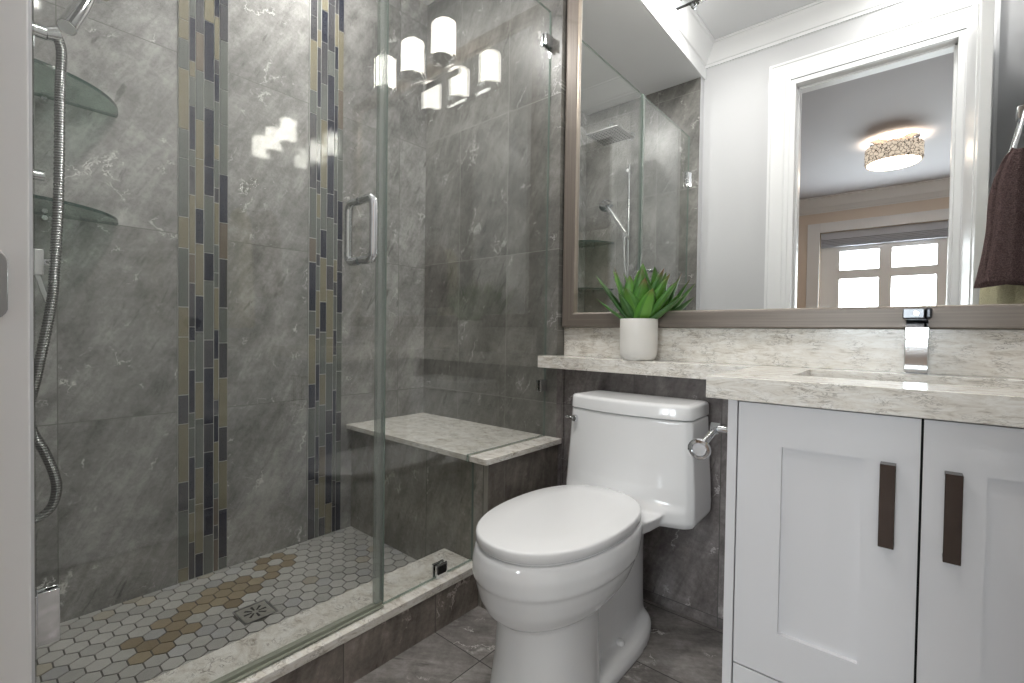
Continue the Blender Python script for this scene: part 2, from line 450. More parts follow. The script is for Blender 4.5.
# door wall with its opening
mb = MB()
mb.box((0.878, YF-0.10, -0.1), (DX0-0.0295, YF, 3.0)); mb.box((DX1+0.0295, YF-0.10, -0.1), (XR+0.12, YF, 3.0))
mb.box((DX0-0.03, YF-0.10, DTOP+0.0295), (DX1+0.03, YF, 3.0)); mb.box((0.8775, YC-0.06, -0.1), (0.8795, YC-0.001, SOF))
struct(mb.build('wall_front', M['paint']))
mb = MB(); mb.box((0.60, YF-0.1, -0.12), (XR+0.1, 0.3, 0.0))
struct(mb.build('floor', M['tile_floor']))
mb = MB(); mb.box((0.85, YF-0.1, CEIL), (XR+0.12, 0.3, CEIL+0.1))
struct(mb.build('ceiling', M['ceiling']))
mb = MB(); mb.box((-0.02, YC-0.06, SOF), (0.878, 0.05, CEIL+0.1))
struct(mb.build('ceiling_shower', M['ceiling']))

# crown mouldings (profile swept along each wall)
def crown(name, p0, p1, inward, z_top, mat, h=0.115, d=0.10, ends=(0, 0)):
    prof = [(0, 0), (0, -h), (0.010, -h), (0.014, -h+0.014), (0.022, -h+0.018), (0.034, -h+0.040),
            (0.060, -h+0.074), (0.080, -0.022), (0.086, -0.012), (d, -0.010), (d, 0)]
    p0, p1, iv = Vector(p0), Vector(p1), Vector(inward); dr = (p1-p0).normalized()
    def ring(p, e): return [tuple(p + iv*a + Vector((0, 0, z_top+b)) + dr*(a*e)) for a, b in prof]
    mb = MB(); mb.loft([ring(p0, ends[0]), ring(p1, ends[1])])
    return struct(mb.build(name, mat, smooth=True, sharp=25))
crown('trim_1', (0.878, YF, 0), (XR, YF, 0), (0, 1, 0), CEIL, M['trim'], ends=(1, -1))
crown('trim_2', (0.878, YF, 0), (0.878, WY, 0), (1, 0, 0), CEIL, M['trim'], ends=(1, -1))
crown('trim_3', (XR, YF, 0), (XR, WY, 0), (-1, 0, 0), CEIL, M['trim'], ends=(1, -1))
crown('trim_4', (0.878, WY, 0), (XR, WY, 0), (0, -1, 0), CEIL, M['trim'], ends=(1, -1))
mb = MB(); mb.box((0.8782, YF, SOF), (0.890, WY, CEIL-0.10))       # flat fascia under the crown over the shower
struct(mb.build('trim_5', M['trim'], bevel=0.002))

# door casing and jamb (bathroom side), the jamb the camera stands beside
mb = MB()
cprof = [(0, 0), (0, .021), (.012, .021), (.018, .016), (.085, .014), (.095, .021), (.117, .021), (.117, 0)]   # measured from the outer edge inwards
cx0, cx1, czt = DX0-0.145, DX1+0.145, DTOP+0.15
mb.loft([[(cx0+a, YF+b, 0.0) for a, b in cprof], [(cx0+a, YF+b, czt-a) for a, b in cprof], [(cx1-a, YF+b, czt-a) for a, b in cprof], [(cx1-a, YF+b, 0.0) for a, b in cprof]])
struct(mb.build('trim_6', M['trim'], smooth=True, sharp=25))
mb = MB()
mb.box((DX0-0.0275, YF-0.115, 0), (DX0, YF+0.0195, DTOP+0.0275)); mb.box((DX1, YF-0.115, 0), (DX1+0.0275, YF+0.0195, DTOP+0.0275))
mb.box((DX0, YF-0.115, DTOP), (DX1, YF+0.0195, DTOP+0.0275))
mb.box((DX0, YF-0.115, 0), (DX0+0.012, YF-0.045, DTOP)); mb.box((DX1-0.012, YF-0.115, 0), (DX1, YF-0.045, DTOP)); mb.box((DX0, YF-0.115, DTOP-0.012), (DX1, YF-0.045, DTOP))
struct(mb.build('trim_7', M['trim'], bevel=0.0015))
# open door leaf, seen only in the mirror
dl = MB(); dx = 2.171; lw_ = 0.035; ya, yb = YF+0.022, -0.862
dl.box((dx, ya, 0.012), (dx+lw_, yb, DTOP-0.006))
door = struct(dl.build('door_1', M['trim'], bevel=0.002))
dp = MB()
for z0, z1 in ((0.20, 0.85), (1.05, 2.32)):
    dp.box((dx-0.004, ya+0.11, z0), (dx+0.001, yb-0.11, z1))
sub(dp, 'panel_moulding', M['trim'], door, bevel=0.003)
dk = MB(); dk.lathe([(0.026, 0), (0.026, 0.008), (0.010, 0.012), (0.010, 0.04), (0.024, 0.05), (0.028, 0.062), (0.020, 0.075)], (dx, yb-0.065, 1.0), (-1, 0, 0), 24)
sub(dk, 'door_knob', M['steel'], door, smooth=True)
# strike plate let into the jamb
t = MB(); pts = []
for k in range(24):
    a = 2*math.pi*k/24; cx_, cz_ = 0.0125*math.cos(a), 0.0125*math.sin(a)
    pts.append((-1.6055+cx_, 1.007+cz_ + (0.0175 if math.sin(a) >= 0 else -0.0175)))
t.prism(pts, DX0-0.001, DX0+0.003, 0)
sp = tag(t.build('strike_plate', M['steel'], bevel=0.0008), 'rounded brushed metal strike plate set in the white door jamb', 'strike plate')

# bedroom beyond the doorway
mb = MB(); mb.box((-1.6, BY-0.25, -0.12), (4.4, YF-0.1, 0.0)); struct(mb.build('floor_bedroom', M['wood']))
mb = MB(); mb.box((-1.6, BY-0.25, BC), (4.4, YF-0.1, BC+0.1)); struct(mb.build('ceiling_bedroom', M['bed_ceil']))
mb = MB(); mb.box((-1.72, BY-0.25, -0.1), (-1.6, YF-0.1, 3.0)); struct(mb.build('wall_bedroom_left', M['bed_wall']))
mb = MB(); mb.box((4.4, BY-0.25, -0.1), (4.52, YF-0.1, 3.0)); struct(mb.build('wall_bedroom_right', M['bed_wall']))
mb = MB(); mb.box((-1.6, YF-0.115, -0.1), (DX0-0.03, YF-0.1, 3.0)); mb.box((DX1+0.03, YF-0.115, -0.1), (4.4, YF-0.1, 3.0)); mb.box((DX0-0.03, YF-0.115, DTOP+0.03), (DX1+0.03, YF-0.1, 3.0))
struct(mb.build('wall_bedroom_front', M['bed_wall']))
WX0, WX1, WZ0, WZ1 = 0.99, 2.98, 0.80, 2.40
mb = MB()
mb.box((-1.6, BY-0.25, 0), (WX0, BY, BC)); mb.box((WX1, BY-0.25, 0), (4.4, BY, BC))
mb.box((WX0, BY-0.25, 0), (WX1, BY, WZ0)); mb.box((WX0, BY-0.25, WZ1), (WX1, BY, BC))
struct(mb.build('wall_bedroom_back', M['bed_wall']))
crown('trim_8', (-1.6, BY, 0), (4.4, BY, 0), (0, 1, 0), BC, M['trim'], h=0.20, d=0.13, ends=(0, 0))
# window: casing, frame with rails, panes, pulled-up blind
mb = MB()
for a, b in (((WX0-0.145, BY, WZ0-0.1), (WX0, BY+0.022, WZ1+0.13)), ((WX1, BY, WZ0-0.1), (WX1+0.145, BY+0.022, WZ1+0.13)),
             ((WX0, BY, WZ1), (WX1, BY+0.022, WZ1+0.13)), ((WX0-0.16, BY, WZ0-0.04), (WX1+0.16, BY+0.05, WZ0))):
    mb.box(a, b)
win = struct(mb.build('window_1', M['trim'], bevel=0.004))
wf = MB(); fy0, fy1 = BY-0.16, BY-0.10
cols = [(1.21, 1.636), (1.767, 2.199), (2.33, 2.76)]; rows = [(0.93, 1.765), (1.885, 2.14)]
xs = [WX0, 1.21, 1.636, 1.767, 2.199, 2.33, 2.76, WX1]
for i in range(0, 8, 2): wf.box((xs[i], fy0, WZ0), (xs[i+1], fy1, WZ1))
for x0, x1 in cols:
    for z0, z1 in ((WZ0, 0.93), (1.765, 1.885), (2.14, WZ1)): wf.box((x0, fy0+0.005, z0), (x1, fy1-0.005, z1))
sub(wf, 'window_frame', M['trim'], win)
wp = MB()
for x0, x1 in cols:
    for z0, z1 in rows: wp.box((x0, fy0+0.028, z0), (x1, fy0+0.034, z1))
sub(wp, 'pane', M['pane'], win)
bl = MB(); bl.box((WX0+0.01, BY-0.085, 2.30), (WX1-0.01, BY-0.03, WZ1-0.005))
for k in range(5): bl.box((WX0+0.012, BY-0.082, 2.20+k*0.02), (WX1-0.012, BY-0.034, 2.214+k*0.02))
tag(bl.build('window_blind', plain('blind_grey', srgb(190, 194, 204), 0.6), bevel=0.002), 'pale grey pleated blind drawn up at the top of the bedroom window', 'blind')

# ------------------------------------------------------------------ mosaic bands of the shower wall
MOS_A = [
  '2000O 1895G 1683O 1580G 1371G 1260O 1049G 941O 732O 627D 416O 311D 102G 0O',
  '2089G 1933N 1878O 1774G 1617N 1559G 1455D 1242O 1137B 978D 927N 821G 664N 609G 502G 347N 296G 188O 0D',
  '2045D 1909B 1732G 1591O 1410O 1282N 1092O 960N 775G 639O 457G 323O 139O 0N',
  '2100O 1885N 1783G 1570N 1464N 1253G 1150N 930G 826D 616N 511D 299N 197N 0G',
  '2131N 1973O 1921D 1818N 1659G 1603O 1499G 1443D 1287O 1182G 1126G 968O 858N 703O 646D 544N 388O 330G 227B 173D 0B',
  '2187D 2054D 1871G 1741G 1554G 1373N 1237B 1052D 919G 785D 598O 467D 282O 96N 0G']
MOS_B = [
  '2326D 2221D 2008O 1910G 1588D 1372G 1268B 1055N 951G 736O 631N 415G 313N 0D',
  '2203O 2100D 1945N 1789G 1625N 1568D 1464O 1307G 1254D 1145G 982O 933D 823G 659N 503G 343N 289N 181O 0G',
  '2373O 2235N 2054D 1897G 1600O 1416G 1292N 1098O 964N 777G 639O 454G 319B 134O 0D',
  '2416D 2211D 2106G 1908N 1581N 1475N 1261G 1153D 938O 825O 612G 508D 189N 0O',
  '2244O 2143N 1983G 1828N 1605G 1453D 1291G 1191O 1128D 974G 860N 701G 545N 288G 168D 0N',
  '2321N 2059O 1884B 1745G 1560G 1384N 1239D 1052N 919G 786G 598G 464D 278G 0N']
ORD = 'OGNDB'
def mosaic(name, ys, table):
    mb = MB(); mb.box((0.0002, ys[0], 0.05), (0.0016, ys[-1], SOF-0.002), 5)
    for k, row in enumerate(table):
        y0, y1 = ys[k]+0.0014, ys[k+1]-0.0014
        segs = [(int(tk[:-1])/1000, tk[-1]) for tk in row.split()]
        z = SOF-0.002; first = segs[0][0]
        while z - first > 0.20:
            h = random.choice([0.10, 0.16, 0.21]); zz = z-h
            if zz - first < 0.06: break
            mb.box((0.0016, y0, zz+0.0014), (0.0040, y1, z-0.0014), ORD.index(random.choice('OOGGNDB'))); z = zz
        for zb, c in segs:
            zb = max(zb, 0.052)
            if z - zb > 0.006: mb.box((0.0016, y0, zb+0.0014), (0.0040, y1, z-0.0014), ORD.index(c))
            z = zb
    return struct(mb.build(name, [M['mos'+c] for c in ORD]+[M['mos_grout']]))
mosaic('trim_9', [-1.113, -1.080, -1.060, -1.033, -1.000, -0.983, -0.953], MOS_A)
mosaic('trim_10', [-0.636, -0.604, -0.586, -0.556, -0.523, -0.506, -0.480], MOS_B)

# ------------------------------------------------------------------ shower floor of hexagon tiles
ZS = 0.05
def hex_floor():
    me = bpy.data.meshes.new('floor_shower'); bm = bmesh.new()
    lay = bm.loops.layers.float_color.new('tint')
    def quad_box(x0, y0, x1, y1, z0, z1):
        vs = [bm.verts.new(p) for p in ((x0,y0,z0),(x1,y0,z0),(x1,y1,z0),(x0,y1,z0),(x0,y0,z1),(x1,y0,z1),(x1,y1,z1),(x0,y1,z1))]
        for f in ((0,3,2,1),(4,5,6,7),(0,1,5,4),(1,2,6,5),(2,3,7,6),(3,0,4,7)):
            bm.faces.new([vs[i] for i in f]).material_index = 1
    quad_box(0, YC, 0.665, 0, -0.05, ZS-0.0022)
    s = 0.054; rng = random.Random(3)
    R = (s-0.0042)/2/math.cos(math.pi/6)
    i = 0
    while i*s*0.866 < 0.74:
        x = i*s*0.866
        for j in range(-1, 31):
            y = -j*s - (s/2 if i % 2 else 0)
            if y < YC-0.03: continue
            pts = [(min(max(x+R*math.sin(a), 0.0), 0.665), min(max(y+R*math.cos(a), YC), 0.0)) for a in [math.pi/6+math.pi/3*k for k in range(6)]]
            ar = abs(sum(pts[k][0]*pts[(k+1) % 6][1]-pts[(k+1) % 6][0]*pts[k][1] for k in range(6)))/2
            if ar < 1e-5: continue
            if abs(x-0.385) < 0.048 and abs(y+0.997) < 0.048: 
                continue
            g = rng.uniform(160, 184); cc = [g, g-1, g-5]
            # rusty patch of warm stone along a band from the wall towards the drain
            d1 = abs((y+0.90)*0.45 + (x-0.14)*0.89); along = -(y+0.90)
            if d1 < 0.07 and -0.16 < along < 0.40 and rng.random() < 0.85: k = rng.uniform(0, 1); cc = [g-24-18*k, g-36-20*k, g-60-20*k]
            elif rng.random() < 0.05: cc = [g-6, g-12, g-26]
            elif rng.random() < 0.10: cc = [g-8]*3
            col = srgb(*[max(30, c) for c in cc])
            zt = ZS+rng.uniform(-0.0003, 0.0003)
            top = [bm.verts.new((p[0], p[1], zt)) for p in pts]; bot = [bm.verts.new((p[0], p[1], ZS-0.006)) for p in pts]
            try:
                fs = [bm.faces.new(top)] + [bm.faces.new((bot[k], bot[(k+1) % 6], top[(k+1) % 6], top[k])) for k in range(6)]
            except ValueError: continue
            for f in fs:
                f.material_index = 0
                for l in f.loops: l[lay] = col
        i += 1
    bmesh.ops.recalc_face_normals(bm, faces=bm.faces)
    bm.to_mesh(me); bm.free()
    me.materials.append(M['hex']); me.materials.append(M['hex_grout'])
    o = bpy.data.objects.new('floor_shower', me); COL.objects.link(o); return struct(o)
hex_floor()
# square floor drain
dr = thing('floor_drain', 'small square tiled drain in the hexagon shower floor', 'drain', (0.385, -0.997, ZS))
mb = MB(); c0 = 0.052
for a, b in (((-c0, -c0), (c0, -c0+0.006)), ((-c0, c0-0.006), (c0, c0)), ((-c0, -c0+0.006), (-c0+0.006, c0-0.006)), ((c0-0.006, -c0+0.006), (c0, c0-0.006))):
    mb.box((0.385+a[0], -0.997+a[1], ZS-0.004), (0.385+b[0], -0.997+b[1], ZS+0.002))
mb.build('frame', M['steel'], dr)
mb = MB(); mb.box((0.385-0.045, -0.997-0.045, ZS-0.004), (0.385+0.045, -0.997+0.045, ZS+0.001))
gr_ = mb.build('plate', plain('drain_plate', srgb(150, 149, 142), 0.5, tone=0.2, scale=60), dr)
mb = MB()
for k in range(8):
    a = k*math.pi/4; ca, sa = math.cos(a), math.sin(a)
    for r0, r1, w in ((0.010, 0.034, 0.0022),):
        q = [(r0, -w), (r1, -w*1.8), (r1, w*1.8), (r0, w)]
        mb.prism([(0.385+ca*x-sa*y, -0.997+sa*x+ca*y) for x, y in q], ZS+0.001, ZS+0.0016, 2)
mb.build('slots', M['dark'], dr)

# ------------------------------------------------------------------ curb and bench
GX = 0.810; CI, CO, HC = 0.6636, 0.850, 0.1531
BD, BE, HB = 0.4536, 0.8992, 0.5366
cb = thing('shower_curb', 'low stone-faced curb with a white quartz sill under the shower glass', 'curb', (0.76, -0.98, 0))
mb = MB(); mb.box((CI+0.012, YC, 0), (CO-0.006, -0.4290, HC-0.026)); mb.build('tiled_face', M['tile_curb'], cb)
mb = MB(); mb.box((CI, YC, HC-0.025), (CO, -0.4290, HC)); mb.build('sill', M['quartz'], cb, bevel=0.002)
bn = thing('shower_bench', 'built-in shower bench with a white quartz seat over grey stone tile', 'bench', (0.45, -0.21, 0))
mb = MB(); mb.box((0.0, -0.4255, 0.0), (0.880, 0.0, HB-0.0205))
o = mb.build('tiled_base', [M['tile_benchf'], M['tile_bench']], bn)
for p in o.data.polygons:
    if abs(p.normal.x) > 0.9: p.material_index = 1
mb = MB(); mb.box((0.864, -0.4285, HC+0.0), (0.8815, -0.4235, HB-0.0205)); mb.build('corner_trim', plain('tile_trim', srgb(150, 148, 140), 0.35), bn)
mb = MB(); mb.box((0.0, -BD, HB-0.0205), (GX-0.006, 0.0, HB)); mb.build('seat_slab', M['quartz'], bn, bevel=0.0015)
mb = MB(); mb.box((GX+0.006, -BD, HB-0.0205), (BE, 0.0, HB)); mb.build('seat_slab', M['quartz'], bn, bevel=0.0015)

# ------------------------------------------------------------------ shower glass
ZG = 2.3197; SEAM = -0.805; GT = 0.010
def pane(mb, poly):
    """poly in (y, z); faces slot 0, edges slot 1"""
    a = [(GX-GT/2, y, z) for y, z in poly]; b = [(GX+GT/2, y, z) for y, z in poly]; n = len(poly)
    mb.add(a+b, [tuple(range(n)), tuple(range(2*n-1, n-1, -1))], 0)
    mb.add(a+b, [(i, (i+1) % n, (i+1) % n+n, i+n) for i in range(n)], 1)
    return mb
gp = thing('fixed_glass_panel', 'fixed clear glass shower panel notched over the bench, beside the toilet', 'glass panel', (GX, -0.4, HC))
pane(MB(), [(SEAM+0.002, HC+0.004), (-0.428, HC+0.004), (-0.428, HB-0.022), (-0.456, HB-0.022), (-0.456, HB+0.003), (-0.003, HB+0.003), (-0.003, ZG), (SEAM+0.002, ZG)]).build('pane', [M['glass'], M['glass_edge']], gp)
def clip(c, along):
    mb = MB(); h = 0.0235
    for s in (-1, 1):
        if along == 'wall': mb.box((GX+s*0.0052, c[0]-0.046, c[1]-h), (GX+s*0.0125, c[0], c[1]+h))
        else: mb.box((GX+s*0.0052, c[0]-h, c[1]), (GX+s*0.0125, c[0]+h, c[1]+0.046))
    o = mb.build('clip', M['chrome'], gp, bevel=0.001)
    if along != 'wall':
        m2 = MB(); m2.box((GX+0.0125, c[0]-h+0.007, c[1]+0.014), (GX+0.0132, c[0]+h-0.005, c[1]+0.040))
        sub(m2, 'clip_inset', M['dark'], o)
    return o
clip((-0.0005, 2.190), 'wall'); clip((-0.0005, 0.752), 'wall'); clip((-0.580, HC+0.0005), 'floor')
dg = thing('shower_door', 'frameless glass shower door with a chrome pull handle', 'shower door', (GX, -1.17, HC))
pane(MB(), [(YC+0.006, HC+0.016), (SEAM-0.003, HC+0.016), (SEAM-0.003, ZG), (YC+0.006, ZG)]).build('pane', [M['glass'], M['glass_edge']], dg)
mb = MB(); mb.box((GX-0.008, YC+0.008, HC+0.003), (GX+0.008, SEAM-0.004, HC+0.017)); mb.box((GX+0.008, YC+0.008, HC+0.003), (GX+0.016, SEAM-0.004, HC+0.008))
mb.build('bottom_sweep', M['seal'], dg, bevel=0.001)
mb = MB(); mb.box((GX-0.0075, SEAM-0.027, HC+0.018), (GX+0.0075, SEAM-0.0035, ZG-0.001)); mb.box((GX-0.0075, SEAM-0.0035, HC+0.018), (GX+0.0075, SEAM+0.0012, ZG-0.001), 1); mb.build('side_seal', [M['strip'], M['glass_edge']], dg)
def pull(sgn):
    hy = -0.886
    return [(GX+sgn*0.006, hy, 1.338), (GX+sgn*0.048, hy, 1.338), (GX+sgn*0.060, hy, 1.328), (GX+sgn*0.064, hy, 1.313),
            (GX+sgn*0.064, hy, 1.195), (GX+sgn*0.060, hy, 1.180), (GX+sgn*0.048, hy, 1.170), (GX+sgn*0.006, hy, 1.170)]
mb = MB(); mb.tube(catmull(pull(1), 4), 0.0115, 14); mb.build('handle', M['chrome'], dg, smooth=True)
mb = MB(); mb.tube(catmull(pull(-1), 4), 0.0115, 14); mb.build('handle', M['chrome'], dg, smooth=True)
for zc in (0.447, 2.03):
    mb = MB()
    for s in (-1, 1): mb.box((GX+s*0.0052, YC+0.006, zc-0.048), (GX+s*0.0125, YC+0.036, zc+0.048))
    mb.box((GX-0.022, YC-0.0005, zc-0.048), (GX+0.022, YC+0.006, zc+0.048))
    mb.tube([(GX+0.0, YC+0.010, zc-0.046), (GX+0.0, YC+0.010, zc+0.046)], 0.009, 12)
    mb.build('hinge', M['chrome'], dg, bevel=0.001)

# ------------------------------------------------------------------ corner shelves of glass
def corner_shelf(z, label):
    r = 0.256; t = thing('corner_shelf', label, 'glass shelf', (0, YC, z), 'quarter round glass corner shelves')
    pts = [(0.001, YC+0.001)] + [(0.001+r*math.sin(a), YC+0.001+r*math.cos(a)) for a in [math.pi/2*k/24 for k in range(25)]]
    n = len(pts); mb = MB()
    a = [(x, y, z) for x, y in pts]; b = [(x, y, z+0.009) for x, y in pts]
    mb.add(a+b, [tuple(range(n)), tuple(range(2*n-1, n-1, -1))], 0)
    mb.add(a+b, [(i, (i+1) % n, (i+1) % n+n, i+n) for i in range(n)], 1)
    mb.build('glass_plate', [M['shelf_glass'], M['shelf_edge']], t)
    for c in ((0.0, -1.452, z), (0.085, YC, z)):
        m2 = MB(); ax = (1, 0, 0) if c[0] == 0 else (0, 1, 0)
        m2.lathe([(0.009, 0.0), (0.009, 0.024), (0.007, 0.028)], (c[0], c[1], z-0.010), ax, 16)
        m2.build('bracket', M['chrome'], t, smooth=True)
corner_shelf(1.657, 'upper quarter-round glass corner shelf in the shower')
corner_shelf(1.306, 'lower quarter-round glass corner shelf in the shower, just above the valve')

# ------------------------------------------------------------------ shower fittings on the end wall
BX = 0.385; BYY = -1.509
t = thing('slide_bar', 'chrome vertical slide bar for the hand shower on the tiled end wall', 'slide bar', (BX, YC, 1.33))
MB().tube([(BX, BYY, 1.325), (BX, BYY, 2.215)], 0.0095, 16).build('bar', M['chrome'], t, smooth=True)
for z in (1.337, 2.17): MB().tube([(BX, YC, z), (BX, YC+0.055, z)], 0.0125, 16).build('bracket', M['chrome'], t, smooth=True)
mb = MB(); mb.tube([(BX, BYY-0.014, 1.682), (BX, BYY+0.030, 1.682)], [0.017, 0.017], 18); mb.tube([(BX, BYY+0.028, 1.682), (BX-0.002, -1.458, 1.690)], [0.015, 0.021], 18)
mb.box((BX-0.004, BYY+0.002, 1.640), (BX+0.004, BYY+0.010, 1.68))
mb.build('slider', M['chrome'], t, smooth=True)
t = thing('hand_shower', 'chrome hand shower with a long ribbed metal hose hanging from the slider', 'hand shower', (BX, -1.45, 1.7))
ax = Vector((-0.48, 0.30, 0.82)).normalized(); e0 = Vector((BX+0.006, -1.443, 1.712))
mb = MB(); mb.lathe([(0.0175, 0.0), (0.0195, 0.001), (0.0195, 0.10), (0.016, 0.17), (0.013, 0.22)], tuple(e0), tuple(ax), 24); h_ = mb.build('handle', M['chrome'], t, smooth=True)
mb = MB(); mb.lathe([(0.0172, -0.0012), (0.0172, 0.0003)], tuple(e0), tuple(ax), 24); sub(mb, 'end_cap', M['plastic'], h_).parent = h_
hc = e0 + ax*0.24
mb = MB(); mb.lathe([(0.015, -0.03), (0.045, -0.012), (0.052, 0.0), (0.052, 0.010), (0.045, 0.012)], tuple(hc), (0.35, 0.45, -0.82), 28); mb.build('spray_head', M['chrome'], t, smooth=True)
hp = catmull([(BX, -1.462, 1.688), (BX, -1.452, 1.650), (BX, -1.455, 1.55), (BX+0.020, -1.460, 1.30), (BX+0.036, -1.470, 1.10), (BX+0.036, -1.476, 1.02), (BX+0.015, -1.498, 0.86),
              (BX, -1.512, 0.77), (BX, -1.506, 0.72), (BX, -1.485, 0.665), (BX, -1.468, 0.605), (BX, -1.464, 0.565), (BX, -1.474, 0.525), (BX, -1.500, 0.503), (BX, YC, 0.498)], 40)
rad = [0.0108 if (i//1) % 2 else 0.0092 for i in range(len(hp))]
MB().tube(hp, rad, 12).build('hose', M['hose'], t, smooth=True, sharp=180)
t = thing('shower_valve', 'white and chrome lever shower valve below the glass corner shelves', 'shower valve', (BX, YC, 1.11))
MB().box((BX-0.07, YC, 1.04), (BX+0.07, YC+0.008, 1.18)).build('wall_plate', M['chrome'], t, bevel=0.004)
mb = MB(); mb.box((BX-0.018, YC+0.008, 1.095), (BX+0.018, YC+0.052, 1.158)); mb.build('body', M['plastic'], t, bevel=0.003)
lv = [(0.0, YC+0.038, 1.112), (0.0, YC+0.046, 1.085), (0.0, YC+0.052, 1.06), (0.0, YC+0.061, 1.032)]
mb = MB(); mb.loft([[(BX-0.012, y-0.006, z), (BX+0.012, y-0.006, z), (BX+0.012, y+0.003, z), (BX-0.012, y+0.003, z)] for _, y, z in lv]); mb.build('lever', M['plastic'], t, bevel=0.001)
MB().tube([(BX, YC+0.05, 1.13), (BX, YC+0.062, 1.13)], [0.006, 0.009], 14).build('knob', M['chrome'], t, smooth=True)
t = thing('rain_shower', 'square chrome rain shower head on an arm near the shower ceiling', 'shower head', (0.38, -1.25, 2.27))
RX, RY, RZ = 0.38, -1.22, 2.33
MB().box((RX-0.12, RY-0.12, RZ), (RX+0.12, RY+0.12, RZ+0.010)).build('head', M['steel'], t, bevel=0.003)
mb = MB()
for i in range(9):
    for j in range(9): mb.lathe([(0.0045, 0), (0.003, -0.004)], (RX-0.096+0.024*i, RY-0.096+0.024*j, RZ), (0, 0, 1), 6)
mb.build('nozzles', M['dark'], t)
mb = MB(); mb.tube(catmull([(RX, YC, 2.43), (RX, RY-0.06, 2.43), (RX, RY-0.015, 2.415), (RX, RY, 2.37), (RX, RY, RZ+0.008)], 6), 0.011, 14); mb.lathe([(0.03, 0), (0.03, 0.006), (0.012, 0.012)], (RX, YC, 2.43), (0, 1, 0), 24); mb.build('arm', M['chrome'], t, smooth=True)

# ------------------------------------------------------------------ ledge, countertop, backsplash
XC = 1.635
mb = MB(); mb.prism([(0.824, -0.0744), (XC-0.001, -0.0744), (XC-0.001, WY-0.002), (0.872, WY-0.002), (0.872, -0.001), (0.824, -0.001)], LED, 0.88, 2)
tag(mb.build('ledge_shelf', M['quartz'], bevel=0.0015), 'narrow white speckled quartz ledge above the toilet tank', 'shelf')
mb = MB(); FY = -0.4927; SX0, SX1, SY0, SY1 = 1.777, 2.225, -0.318, -0.028
z0, z1 = 0.8287, 0.880
out = [(XC, FY), (XR-0.001, FY), (XR-0.001, WY-0.002), (XC, WY-0.002)]; inn = [(SX0, SY0), (SX1, SY0), (SX1, SY1), (SX0, SY1)]
vs = [(x, y, z) for z in (z0, z1) for x, y in out+inn]
fs = []
for i in range(4):
    j = (i+1) % 4
    fs += [(i, j, 4+j, 4+i), (8+i, 12+i, 12+j, 8+j), (i, 8+i, 8+j, j), (4+i, 4+j, 12+j, 12+i)]
mb.add(vs, fs); tag(mb.build('countertop', M['quartz'], bevel=0.0015), 'thick white speckled quartz vanity countertop with a sink cutout', 'countertop')
mb = MB(); mb.box((0.872, 0.045, 0.8802), (XR-0.001, WY-0.002, 0.9975)); tag(mb.build('backsplash', M['quartz'], bevel=0.001), 'low white speckled quartz backsplash strip below the mirror', 'backsplash')
# undermount basin
t = thing('sink_basin', 'rectangular white undermount sink below the countertop cutout', 'sink', (2.0, -0.17, 0.70))
def rrect(x0, x1, y0, y1, r, z, n=6):
    out = []
    for cx, cy, a0 in ((x1-r, y1-r, 0), (x0+r, y1-r, 90), (x0+r, y0+r, 180), (x1-r, y0+r, 270)):
        for k in range(n+1):
            a = math.radians(a0+90*k/n); out.append((cx+r*math.cos(a), cy+r*math.sin(a), z))
    return out
mb = MB(); e = 0.012
mb.loft([rrect(SX0-e, SX1+e, SY0-e, SY1+e, 0.03, 0.8285), rrect(SX0-e, SX1+e, SY0-e, SY1+e, 0.03, 0.70), rrect(SX0+.02, SX1-.02, SY0+.02, SY1-.02, 0.05, 0.69),
         ], cap0=False)
mb.loft([rrect(SX0-.004, SX1+.004, SY0-.004, SY1+.004, 0.03, 0.8285), rrect(SX0+.004, SX1-.004, SY0+.004, SY1-.004, 0.035, 0.73), rrect(SX0+.04, SX1-.04, SY0+.04, SY1-.04, 0.05, 0.702)], cap0=False)
mb.loft([rrect(SX0-e, SX1+e, SY0-e, SY1+e, 0.03, 0.8285), rrect(SX0-.004, SX1+.004, SY0-.004, SY1+.004, 0.03, 0.8285)], cap0=False, cap1=False)
mb.build('bowl', M['ceramic'], t, smooth=True)
MB().lathe([(0.022, 0), (0.022, 0.003), (0.016, 0.005)], (2.0, -0.16, 0.702), (0, 0, 1), 24).build('drain_plug', M['chrome'], t, smooth=True)

# faucet: square column, flat spout, lever block on top
t = thing('faucet', 'square chrome single lever faucet behind the sink', 'faucet', (2.006, 0.01, 0.88))
fx = 2.0065
mb = MB(); mb.box((fx-0.026, -0.022, 0.8802), (fx+0.026, 0.034, 0.8835)); mb.box((fx-0.0235, -0.018, 0.8835), (fx+0.0235, 0.030, 1.020)); mb.build('column', M['chrome'], t, bevel=0.0015)
mb = MB(); mb.loft([[(fx-0.0235, -0.018, 0.962), (fx+0.0235, -0.018, 0.962), (fx+0.0235, -0.018, 1.019), (fx-0.0235, -0.018, 1.019)],
                    [(fx-0.0225, -0.125, 0.972), (fx+0.0225, -0.125, 0.972), (fx+0.0225, -0.125, 1.000), (fx-0.0225, -0.125, 1.000)]])
mb.build('spout', M['chrome'], t, bevel=0.002)
M['faucet_lever'] = plain('satin_lever', srgb(120, 122, 126), 0.3, 1.0, tone=0.05)
mb = MB(); mb.box((fx-0.020, -0.010, 1.020), (fx+0.020, 0.022, 1.0245)); mb.box((fx-0.029, -0.028, 1.0245), (fx+0.014, 0.032, 1.050)); l_ = mb.build('lever', M['faucet_lever'], t, bevel=0.002)
m3 = MB(); m3.box((fx+0.0145, -0.024, 1.0240), (fx+0.029, 0.034, 1.0515)); sub(m3, 'lever_end', plain('dark_satin', srgb(84, 86, 90), 0.3, 1.0), l_, bevel=0.005)
